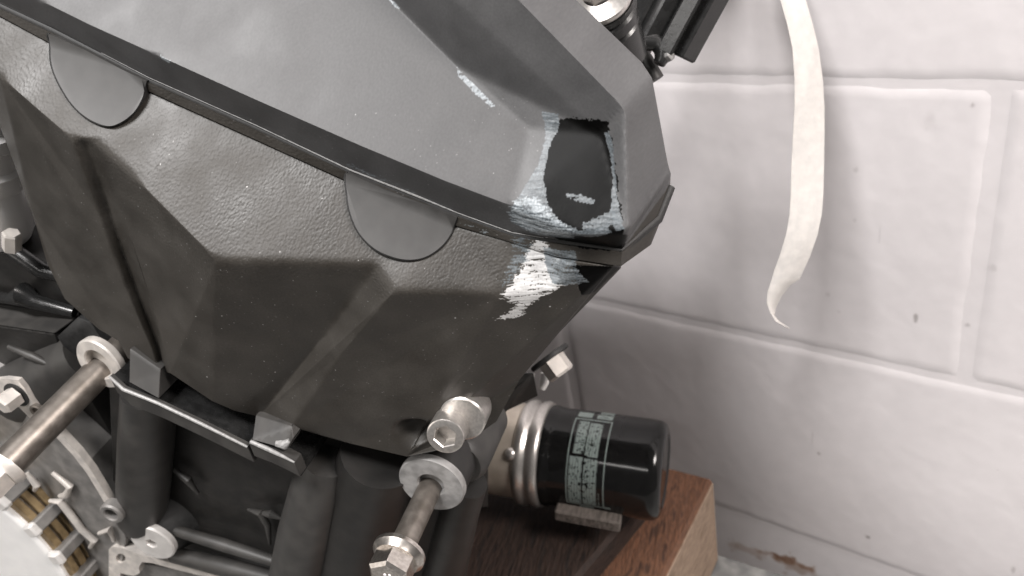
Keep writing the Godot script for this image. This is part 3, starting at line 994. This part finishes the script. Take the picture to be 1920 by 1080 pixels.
func make_rear(engine: Node3D) -> void:
	# silver housing behind the head
	var s := Shape.new()
	var o := at(-32, 330, -0.025)
	var ax := (at(-6, 480, -0.025) - o).normalized()
	s.lathe(o, ax, [[-0.08, 0.0], [-0.08, 0.016], [-0.028, 0.0165], [-0.026, 0.019], [-0.02, 0.019], [-0.018, 0.0165], [-0.008, 0.0165], [-0.006, 0.0185], [0.002, 0.0185], [0.004, 0.017], [0.012, 0.0185], [0.026, 0.0195], [0.033, 0.017], [0.036, 0.009], [0.036, 0.0]], 40)
	put(s, "silver_housing", mats.disc, engine)
	s = Shape.new()
	s.lathe(at(22, 466, -0.01), at(22, 430, -0.01) - at(22, 466, -0.01), [[0.0, 0.0], [0.0, 0.0042], [0.009, 0.0042], [0.010, 0.0035], [0.010, 0.0]], 6)
	put(s, "hex_bolt", mats.cream, engine, 20.0)
	# black rear casting: a rounded rim, a lug, a dusty top plate with a recess beside it
	s = Shape.new()
	s.tube(line_at([[-60, 420, -20], [-10, 448, -20], [40, 480, -20], [80, 508, -20], [125, 520, -22]], 0), [0.004, 0.004, 0.004, 0.0042, 0.003], 16)
	put(s, "casting_rim", mats.gloss, engine)
	put(facets({a = [-80, 410, -24], b = [130, 520, -24], c = [150, 600, -22], d = [-80, 560, -22]}, [["a", "b", "c", "d"]], 0.004, 1, Vector3(0.02, 0, -0.06)), "rear_casting", mats.black, engine)
	s = Shape.new()
	s.tube(line_at([[-40, 552, -18], [20, 560, -17], [44, 552, -16], [66, 566, -17], [140, 585, -20]], 0), [0.003, 0.003, 0.0062, 0.004, 0.003], 16)
	put(s, "casting_lug", mats.gloss, engine)
	var plate := put(facets({a = [-80, 556, -22], b = [146, 594, -22], c = [102, 626, -8], d = [-80, 600, -8], e = [-80, 700, -12], f = [150, 716, -12], g = [110, 650, -9], h = [-80, 850, -16], i = [230, 850, -16]}, [["a", "b", "c", "d"], ["d", "c", "g", "f", "e"], ["e", "f", "i", "h"]], 0.003, 2, Vector3(0.02, 0.01, -0.05)), "rear_cover", mats.black, engine)
	put(facets({a = [-80, 558, -20.5], b = [142, 595, -20.5], c = [101, 624, -7], d = [-80, 598, -7]}, [["a", "b", "c", "d"]], 0.004, 0, Vector3(0, -0.0005, -0.002)), "top_plate", mats.dusty, plate)
	put(facets({a = [146, 596, -12], b = [170, 606, -12], c = [232, 700, -8], d = [160, 712, -8], e = [108, 632, -6]}, [["a", "b", "c", "d", "e"]], 0.004, 1, Vector3(0, 0, -0.03)), "recess", mats.rubber, engine)
	s = Shape.new()
	s.tube(line_at([[16, 650, -3], [60, 668, -2], [112, 693, -3]], 0), [0.0012, 0.0022, 0.001], 10)
	put(s, "casting_rib", mats.dusty, engine)
	s = Shape.new()
	s.tube(line_at([[40, 735, -10], [95, 705, -12], [170, 660, -16]], 0), [0.0175, 0.0165, 0.015], 24)
	put(s, "shaft_tunnel", mats.dusty, engine)
	# creamy eyelet round the upper bolt
	s = Shape.new()
	o = at(184, 684, 0.012)
	s.lathe(o, Vector3(-0.1, 0.05, 1), [[-0.004, 0.0], [-0.004, 0.0134], [-0.0008, 0.0134], [0.0, 0.0126], [0.0, 0.0082], [-0.0006, 0.0076], [-0.004, 0.0076]], 40)
	put(s, "bolt_boss", mats.cream, engine)
	# gasket flange that curls round the opened clutch side, with eyelets and a bolt
	s = Shape.new()
	s.plate(line_at([[-40, 716], [10, 710], [34, 713], [46, 728], [58, 750], [78, 778], [84, 796], [72, 796], [54, 782], [36, 764], [14, 756], [-40, 760]], 0.02), Vector3(0, 0, -0.0025))
	var gf := put(s, "gasket_flange", mats.cream, engine)
	s = Shape.new()
	s.lathe(at(69, 773, 0.0212), Vector3(0, 0, 1), [[-0.002, 0.0], [-0.002, 0.0042], [0.0, 0.0042], [0.0003, 0.0034], [0.0, 0.0026], [-0.001, 0.0026], [-0.001, 0.0]], 24)
	put(s, "eyelet", mats.rusty, gf)
	s = Shape.new()
	o = at(30, 741, 0.0205)
	s.lathe(o, Vector3(0, 0, 1), [[-0.002, 0.0], [-0.002, 0.0068], [0.0, 0.0068], [0.0002, 0.0]], 28)
	put(s, "bolt_seat", mats.rubber, gf)
	s = Shape.new()
	s.lathe(o, Vector3(-0.15, -0.05, 1), [[0.0, 0.0], [0.0, 0.0052], [0.0075, 0.0052], [0.0085, 0.0042], [0.0085, 0.0]], 6, 0.3)
	put(s, "hex_bolt", mats.cream, gf, 20.0)
	s = Shape.new()
	var curve := [[96, 806], [112, 822], [140, 852], [166, 886], [188, 922], [204, 950], [218, 972]]
	var edge := []
	for k in curve.size():
		edge.append([curve[k][0] + 5, curve[k][1] - 4])
	for k in range(curve.size() - 1, -1, -1):
		edge.append([curve[k][0] - 3, curve[k][1] + 2])
	s.plate(line_at(edge, 0.016), Vector3(0, 0, -0.004))
	put(s, "gasket_strip", mats.cream, gf)
	s = Shape.new()
	s.lathe(at(207, 966, 0.021), Vector3(0.1, 0, 1), [[-0.006, 0.0], [-0.006, 0.0066], [-0.001, 0.0066], [0.0, 0.0058], [0.0, 0.0043], [-0.0006, 0.0037], [-0.006, 0.0037], [-0.006, 0.0]], 32)
	put(s, "eyelet", mats.cast, gf)
	# lower flange with its wavy edge and hole
	s = Shape.new()
	var hole := []
	for k in 16:
		hole.append([226 + 9 * cos(TAU * k / 16), 1047 + 9 * sin(TAU * k / 16)])
	s.plate(line_at([[204, 1030], [212, 1025], [230, 1028], [270, 1042], [320, 1055], [420, 1083], [420, 1090], [330, 1068], [286, 1056], [266, 1054], [260, 1064], [262, 1074], [252, 1080], [238, 1078], [226, 1074], [222, 1100], [204, 1100]], 0.007), Vector3(0, 0, -0.005), line_at(hole, 0.007))
	put(s, "lower_flange", mats.cream, engine)
	put(facets({a = [228, 1050, 1], b = [420, 1084, 1], c = [420, 1160, 1], d = [228, 1160, 1]}, [["a", "b", "c", "d"]], 0.006, 0, Vector3(0, 0, -0.02)), "lower_panel", mats.cast, engine)
	# bare cast metal round the clutch
	put(facets({a = [-60, 700, 2], b = [90, 800, 4], c = [160, 872, 4], d = [222, 975, 4], e = [236, 1010, 6], f = [215, 1120, 6], g = [60, 1160, -20], h = [-120, 1060, -24], i = [-120, 800, -10]}, [["a", "b", "c", "d", "e", "f", "g", "h", "i"]], 0.004, 1, Vector3(0.01, 0.01, -0.05)), "clutch_side_casting", mats.cast, engine)


func make_clutch(engine: Node3D) -> void:
	var cc := Vector3(-0.4908, -0.3222, 0.0)
	var z := Vector3(0, 0, 1)
	var s := Shape.new()
	s.lathe(cc, z, [[0.006, 0.0], [0.006, 0.0885], [0.0185, 0.0885], [0.0198, 0.0872], [0.0202, 0.085], [0.0206, 0.05], [0.0206, 0.0]], 160)
	var basket := put(s, "clutch", mats.disc, engine)
	basket.set_meta("label", "open clutch with pale pressure plate and gold friction plates")
	for k in 4:
		s = Shape.new()
		s.lathe(cc, z, [[0.0125 - k * 0.0062, 0.06], [0.0125 - k * 0.0062, 0.0932], [0.0130 - k * 0.0062, 0.0937], [0.0163 - k * 0.0062, 0.0937], [0.0168 - k * 0.0062, 0.0932], [0.0168 - k * 0.0062, 0.06]], 160)
		put(s, "friction_plate", mats.brass, basket)
		s = Shape.new()
		s.lathe(cc, z, [[0.0108 - k * 0.0062, 0.06], [0.0108 - k * 0.0062, 0.0908], [0.0124 - k * 0.0062, 0.0908], [0.0124 - k * 0.0062, 0.06]], 120)
		put(s, "steel_plate", mats.rusty, basket)
	for k in 10:
		var a := deg_to_rad(-48 + k * 13.6)
		var r := Vector3(cos(a), sin(a), 0)
		var t := Vector3(-sin(a), cos(a), 0)
		s = Shape.new()
		s.box(Transform3D(Basis(t, r, z), cc + r * 0.0955 + z * 0.002), Vector3(0.0075, 0.0068, 0.040), 0.001)
		put(s, "finger", mats.cast, basket)
		s = Shape.new()
		s.box(Transform3D(Basis(t, r, z), cc + r * 0.0950 + z * 0.0205), Vector3(0.0088, 0.0085, 0.005), 0.0014)
		put(s, "finger_tip", mats.alloy, basket)
		s = Shape.new()
		s.box(Transform3D(Basis(t, r, z), cc + r * 0.1005 - z * 0.0165), Vector3(0.0165, 0.012, 0.012), 0.002)
		put(s, "tooth_block", mats.alloy, basket)
		a += deg_to_rad(6.8)
		r = Vector3(cos(a), sin(a), 0)
		t = Vector3(-sin(a), cos(a), 0)
		s = Shape.new()
		s.box(Transform3D(Basis(t, r, z), cc + r * 0.1035 - z * 0.011), Vector3(0.012, 0.004, 0.008), 0.0016)
		put(s, "rim_pad", mats.alloy, basket)
	for q in [[[50, 887], [69, 910], [65, 919]], [[98, 886], [131, 912], [124, 928], [112, 930]], [[94, 939], [113, 940], [154, 993], [177, 1013], [169, 1026]], [[186, 1000], [206, 992], [214, 1014]]]:
		s = Shape.new()
		var rr := []
		for k in q.size():
			rr.append(0.0021 if k > 0 and k < q.size() - 1 else 0.0012)
		s.tube(line_at(q, 0.007), rr, 12)
		put(s, "rim_rib", mats.cream, basket)
	s = Shape.new()
	s.lathe(cc, z, [[-0.035, 0.06], [-0.035, 0.104], [-0.021, 0.104], [-0.0195, 0.1025], [-0.0195, 0.096], [-0.0195, 0.06]], 120)
	put(s, "basket_ring", mats.cast, basket)


func make_front(engine: Node3D) -> void:
	# oil filter with its steel adapter, screwed into the front of the crankcase
	var o := deep(1140, 868, 0.54)
	var ax := Vector3(1, -0.085, 0.02).normalized()
	var s := Shape.new()
	s.lathe(o, ax, [[-0.041, 0.0], [-0.041, 0.0345], [-0.038, 0.0348], [-0.0355, 0.0338], [-0.033, 0.0335], [0.030, 0.0335], [0.034, 0.0329], [0.0372, 0.031], [0.0385, 0.028], [0.0388, 0.0255], [0.0378, 0.0245], [0.0378, 0.0]], 96)
	var filter := put(s, "oil_filter", mats.shell, engine, 50.0)
	filter.set_meta("label", "glossy black spin-on oil filter with grey printing")
	# printing round the shell
	s = Shape.new()
	var toward := eye - o
	toward = (toward - ax * toward.dot(ax)).normalized()
	var round_ := ax.cross(toward)
	var n := 40
	for i in n:
		for e in 2:
			var ids := [[i, 0], [i + 1, 0], [i + 1, 1]] if e == 0 else [[i, 0], [i + 1, 1], [i, 1]]
			var p := []
			for q in ids:
				var a := lerpf(-1.5, 1.45, float(q[0]) / n)
				p.append(o + ax * lerpf(-0.0235, 0.0105, q[1]) + (toward * cos(a) + round_ * sin(a)) * 0.03362)
			var before := s.v.size()
			s.tri(p[0], p[1], p[2], toward)
			for w in 3:
				for q in 3:
					if s.v[before + w].is_equal_approx(p[q]):
						s.uv.append(Vector2(float(ids[q][1]), 1.0 - float(ids[q][0]) / n))
						break
	var label := put(s, "printed_label", label_print(), filter, 60.0)
	s = Shape.new()
	s.lathe(o, ax, [[-0.060, 0.0], [-0.060, 0.0335], [-0.0575, 0.0362], [-0.055, 0.0368], [-0.0525, 0.0362], [-0.051, 0.0345], [-0.0495, 0.0345], [-0.048, 0.0362], [-0.045, 0.0368], [-0.0425, 0.036], [-0.041, 0.0345], [-0.041, 0.0]], 80)
	put(s, "crimped_rim", mats.zinc, filter, 60.0)
	s = Shape.new()
	s.lathe(o, ax, [[-0.13, 0.0], [-0.13, 0.036], [-0.095, 0.0355], [-0.088, 0.033], [-0.060, 0.033], [-0.060, 0.0]], 80)
	put(s, "filter_adapter", mats.burnt, engine, 50.0)
	s = Shape.new()
	var dim := (toward * cos(0.1) + round_ * sin(0.1) * 1.0)
	s.lathe(o - ax * 0.0595 + dim * 0.032, dim, [[0.0, 0.0046], [0.003, 0.0044], [0.0048, 0.003], [0.0054, 0.0]], 20)
	put(s, "dimple", mats.zinc, filter, 60.0)
	# dark front of the crankcase
	put(facets({a = [860, 820, -60], b = [915, 770, -75], c = [965, 700, -85], d = [1000, 700, -90], e = [1008, 742, -92], f = [950, 770, -88], g = [915, 850, -84], h = [915, 950, -84], i = [870, 950, -70], j = [810, 1000, -60], k = [770, 860, -50]}, [["a", "b", "c", "d", "e", "f", "g", "h", "i", "j", "k"]], 0.005, 1, Vector3(-0.09, -0.05, -0.08)), "crankcase_front", mats.black, engine)
	# hexagon plug with its black washer above the adapter
	var q0 := deep(1031, 671, 0.43)
	var qd := deep(1056, 705, 0.432) - q0
	qd = (qd.normalized() + look.z * 0.3).normalized()
	s = Shape.new()
	s.lathe(q0, qd, [[-0.0015, 0.0], [-0.0015, 0.0118], [0.0, 0.0122], [0.001, 0.0118], [0.001, 0.0]], 40)
	var wsh := put(s, "plug_washer", mats.rubber, engine)
	s = Shape.new()
	s.lathe(q0 + qd * 0.0012, qd, [[0.0, 0.0], [0.0, 0.0078], [0.009, 0.0078], [0.0102, 0.0066], [0.0102, 0.0]], 6, 0.4)
	put(s, "hex_plug", mats.cream, engine, 20.0)
	s = Shape.new()
	s.tube([deep(995, 700, 0.45), deep(993, 722, 0.45), deep(992, 738, 0.45)], [0.0024, 0.0026, 0.0018], 12)
	put(s, "bracket_pin", mats.alloy, engine)
	s = Shape.new()
	s.tube([deep(1022, 700, 0.45), deep(1020, 718, 0.45), deep(1016, 730, 0.45)], [0.003, 0.0028, 0.002], 12)
	put(s, "bracket_pin", mats.alloy, engine)
	# cover bolt with its rubber grommet at the top
	var b0 := deep(1124, -2, 0.335)
	var bd := (deep(1103, -50, 0.325) - b0).normalized()
	bd = (bd + look.z * 0.28).normalized()
	s = Shape.new()
	s.lathe(b0, bd, [[-0.0015, 0.0], [-0.0015, 0.0138], [0.0, 0.0142], [0.001, 0.0138], [0.0022, 0.0085], [0.0028, 0.0065]], 44)
	var cb := put(s, "cover_bolt", mats.zinc, engine, 40.0)
	s = Shape.new()
	s.lathe(b0 + bd * 0.0015, bd, [[0.0, 0.0], [0.0, 0.0066], [0.008, 0.0066], [0.0088, 0.0056], [0.0088, 0.0]], 6, 0.5)
	put(s, "hex_head", mats.zinc, cb, 20.0)
	s = Shape.new()
	s.lathe(b0, bd, [[-0.035, 0.0], [-0.035, 0.013], [-0.0155, 0.0135], [-0.0145, 0.0122], [-0.013, 0.012], [-0.012, 0.0143], [-0.007, 0.0146], [-0.006, 0.0132], [-0.005, 0.0132], [-0.004, 0.0147], [-0.0022, 0.0144], [-0.0015, 0.0]], 44)
	put(s, "rubber_grommet", mats.gloss, engine, 40.0)
	s = Shape.new()
	s.tube([b0 - bd * 0.03, b0 - bd * 0.045 + Vector3(-0.004, -0.002, 0), at(1090, 150, -0.075)], [0.011, 0.012, 0.016], 20)
	put(s, "mounting_post", mats.black, engine)
	# black connector block and wiring clip
	var a := deep(1206, 84, 0.38)
	var b := deep(1282, -60, 0.37)
	var lane := (b - a).normalized()
	var out := (eye - a).normalized()
	var across := lane.cross(out).normalized()
	var con := Node3D.new()
	con.name = "connector"
	engine.add_child(con)
	for q in [[0.0, 0.010, 0.0, 0.5], [0.011, 0.008, 0.003, -0.2], [0.020, 0.007, -0.001, -0.7], [-0.009, 0.006, -0.003, 0.9]]:
		s = Shape.new()
		var turn := Basis(lane, q[3])
		s.box(Transform3D(turn * Basis(across, lane, out), (a + b) * 0.5 + across * q[0] + out * q[2] + lane * 0.004 * absf(q[3])), Vector3(q[1], a.distance_to(b), 0.012), 0.001)
		put(s, "connector_panel", mats.gloss, con, 20.0)
	s = Shape.new()
	s.tube([deep(1206, 86, 0.39), deep(1190, 110, 0.395), at(1110, 170, -0.08)], [0.005, 0.006, 0.006], 14)
	put(s, "wiring_lead", mats.rubber, engine)
	s = Shape.new()
	s.tube([(a + b) * 0.5 + lane * 0.03, b + lane * 0.02, b + lane * 0.06 - look.z * 0.03, b + lane * 0.07 - look.z * 0.1, at(1000, 60, -0.14)], [0.007, 0.007, 0.007, 0.007, 0.007], 14)
	put(s, "wiring_lead", mats.rubber, engine)
	s = Shape.new()
	var hook := []
	for q in [[1200, 84], [1212, 80], [1228, 80], [1238, 88], [1242, 100], [1240, 112], [1236, 120]]:
		hook.append(deep(q[0], q[1], 0.375))
	s.tube(hook, [0.0034, 0.0038, 0.004, 0.004, 0.0038, 0.0034, 0.0028], 12)
	put(s, "wiring_clip", mats.gloss, engine)
	s = Shape.new()
	s.lathe(deep(1242, 108, 0.376), deep(1262, 98, 0.372) - deep(1242, 108, 0.376), [[0.0, 0.0], [0.0, 0.0035], [0.0045, 0.0035], [0.0052, 0.0026], [0.0052, 0.0]], 6)
	put(s, "clip_screw", mats.boss, engine, 20.0)
	s = Shape.new()
	s.tube([deep(1196, 92, 0.39), deep(1212, 118, 0.39), deep(1230, 150, 0.39)], [0.004, 0.0042, 0.0042], 14)
	put(s, "steel_stay", mats.dusty, engine)


# a print of rows of small marks inside a frame
func label_print() -> StandardMaterial3D:
	var w := 256
	var t := 512
	var im := Image.create_empty(w, t, false, Image.FORMAT_RGBA8)
	im.fill(Color(0.4, 0.43, 0.42, 0.0))
	var ink := Color(0.47, 0.51, 0.50, 1.0)
	var no := Color(0.1, 0.1, 0.1, 0.0)
	im.fill_rect(Rect2i(14, 70, 190, 340), ink)
	im.fill_rect(Rect2i(20, 76, 178, 328), no)
	im.fill_rect(Rect2i(26, 78, 66, 180), ink)
	im.fill_rect(Rect2i(100, 80, 66, 176), ink)
	im.fill_rect(Rect2i(40, 268, 52, 128), ink)
	im.fill_rect(Rect2i(98, 262, 66, 130), ink)
	im.fill_rect(Rect2i(176, 80, 4, 60), ink)
	im.fill_rect(Rect2i(20, 420, 74, 40), ink)
	im.fill_rect(Rect2i(118, 420, 80, 32), ink)
	im.fill_rect(Rect2i(126, 458, 70, 50), ink)
	im.fill_rect(Rect2i(80, 40, 70, 26), ink)
	im.fill_rect(Rect2i(204, 66, 30, 12), ink)
	for k in 260:   # the worn gaps between the printed characters
		var x := rng.randi_range(24, 190)
		var y := rng.randi_range(78, 400)
		if k % 2:
			im.fill_rect(Rect2i(x, y, rng.randi_range(2, 4), rng.randi_range(4, 12)), no)
		else:
			im.fill_rect(Rect2i(x, y, rng.randi_range(5, 14), rng.randi_range(2, 3)), no)
	for k in 10:
		im.fill_rect(Rect2i(rng.randi_range(60, 140), rng.randi_range(120, 380), rng.randi_range(8, 16), rng.randi_range(6, 12)), no)
	for k in 30:
		im.fill_rect(Rect2i(rng.randi_range(128, 190), rng.randi_range(424, 500), rng.randi_range(3, 12), 2), no)
	for x in [30, 44, 58, 72, 86, 108, 120, 134, 150, 162]:
		im.fill_rect(Rect2i(x, 80, 1, 310), no)
	var m := StandardMaterial3D.new()
	m.albedo_texture = ImageTexture.create_from_image(im)
	m.transparency = BaseMaterial3D.TRANSPARENCY_ALPHA_SCISSOR
	m.alpha_scissor_threshold = 0.5
	m.roughness = 0.3
	return m


# ---------------------------------------------------------------- loose things
func hex_flange_bolt(called: String, label: String, from: Vector3, to: Vector3, shank: float, flange: float, hex: float, mat: Material, shaft_mat: Material) -> void:
	var ax := (to - from).normalized()
	var far := from.distance_to(to)
	var o := thing(called, label, "bolt", from, "long bolts drawn half out of the engine")
	var s := Shape.new()
	s.lathe(from, ax, [[-0.03, 0.0], [-0.03, shank], [far, shank], [far, 0.0]], 32)
	put(s, "shank", shaft_mat, o)
	s = Shape.new()
	s.lathe(to, ax, [[-0.001, 0.0], [-0.001, flange], [0.0008, flange], [0.0022, flange * 0.9], [0.0036, hex * 1.02], [0.0036, 0.0]], 44)
	put(s, "flange", mat, o)
	s = Shape.new()
	s.lathe(to + ax * 0.0034, ax, [[0.0, 0.0], [0.0, hex, 1], [0.0078, hex, 1], [0.0092, hex * 0.84, 1], [0.0088, hex * 0.72], [0.0084, 0.0]], 48, 0.35)
	var head := put(s, "hex_head", mat, o, 30.0)
	var side := ax.cross(Vector3.UP).normalized()
	var up := side.cross(ax)
	s = Shape.new()
	for q in [[-1, -1], [1, -1], [1, 1], [-1, 1]]:
		s.lathe(to + ax * 0.0118 + (side * q[0] + up * q[1]) * 0.0011, ax, [[0.0, 0.00075], [0.0004, 0.0006], [0.0005, 0.0]], 10)
	put(s, "stamped_mark", mats.disc, head)


func make_loose() -> void:
	hex_flange_bolt("flange_bolt", "silver hexagon flange bolt drawn half out of the grey boss below the socket bolt", at(808, 911, 0.002), at(748, 1038, 0.041), 0.0056, 0.0115, 0.0094, mats.steel, mats.rusty)
	hex_flange_bolt("flange_bolt", "long brown rusted bolt sticking out at the left above the clutch", at(192, 690, 0.006), at(10, 874, 0.062), 0.0071, 0.0098, 0.0085, mats.cream, mats.rusty)
	# masking tape hanging in front of the wall
	var rows := [[1446, 1492, -60, 0.43], [1463, 1511, 0, 0.43], [1476, 1524, 45, 0.432], [1486, 1535, 90, 0.434], [1490, 1543, 150, 0.436], [1490, 1546, 200, 0.438], [1487, 1546, 255, 0.44], [1484, 1545, 310, 0.442], [1483, 1544, 360, 0.444], [1481, 1541, 400, 0.446], [1474, 1533, 440, 0.448], [1462, 1519, 480, 0.452], [1452, 1504, 510, 0.456], [1449, 1499, 521, 0.457], [1446, 1484, 530, 0.458], [1439, 1466, 552, 0.46], [1438, 1456, 572, 0.462], [1444, 1452, 588, 0.463], [1454, 1461, 602, 0.463], [1468, 1473, 610, 0.462], [1479, 1481, 616, 0.46]]
	for q in [[1432, 1480, -115, 0.004], [1412, 1462, -190, 0.0008], [1396, 1448, -260, 0.0008]]:
		var d := look * Vector3((q[0] - 940.0) / FOCAL, (540.0 - q[2]) / FOCAL, -1.0)
		rows.push_front([q[0], q[1], q[2], wall_n.dot(wall_o - eye) / wall_n.dot(d) - q[3] - 0.006])
	var tape := thing("masking_tape", "cream strip of masking tape hanging in front of the white block wall", "tape", deep(1480, 616, 0.46))
	var s := Shape.new()
	var front := []
	for r in rows:
		var line := []
		for k in 5:
			var t := k / 4.0
			var lift := 0.0012 * sin(PI * t) + 0.002 * sin(r[2] * 0.012 + t * 2.0)
			var py: float = r[2] + (6.0 * (t - 0.5) if r[2] > 500 and r[2] < 600 else 0.0)
			line.append(deep(lerpf(r[0], r[1], t), py, r[3] - lift + 0.006 * t))
		front.append(line)
	for i in front.size() - 1:
		for k in 4:
			var a: Vector3 = front[i][k]
			var b: Vector3 = front[i][k + 1]
			var c: Vector3 = front[i + 1][k + 1]
			var d: Vector3 = front[i + 1][k]
			var out := eye - a
			var w := (b - a).cross(d - a).normalized() * 0.00018
			s.quad(a, b, c, d, out)
			if w.dot(out) > 0.0:
				w = -w
			s.quad(a + w, b + w, c + w, d + w, w)
	put(s, "tape_strip", mats.tape, tape, 60.0)
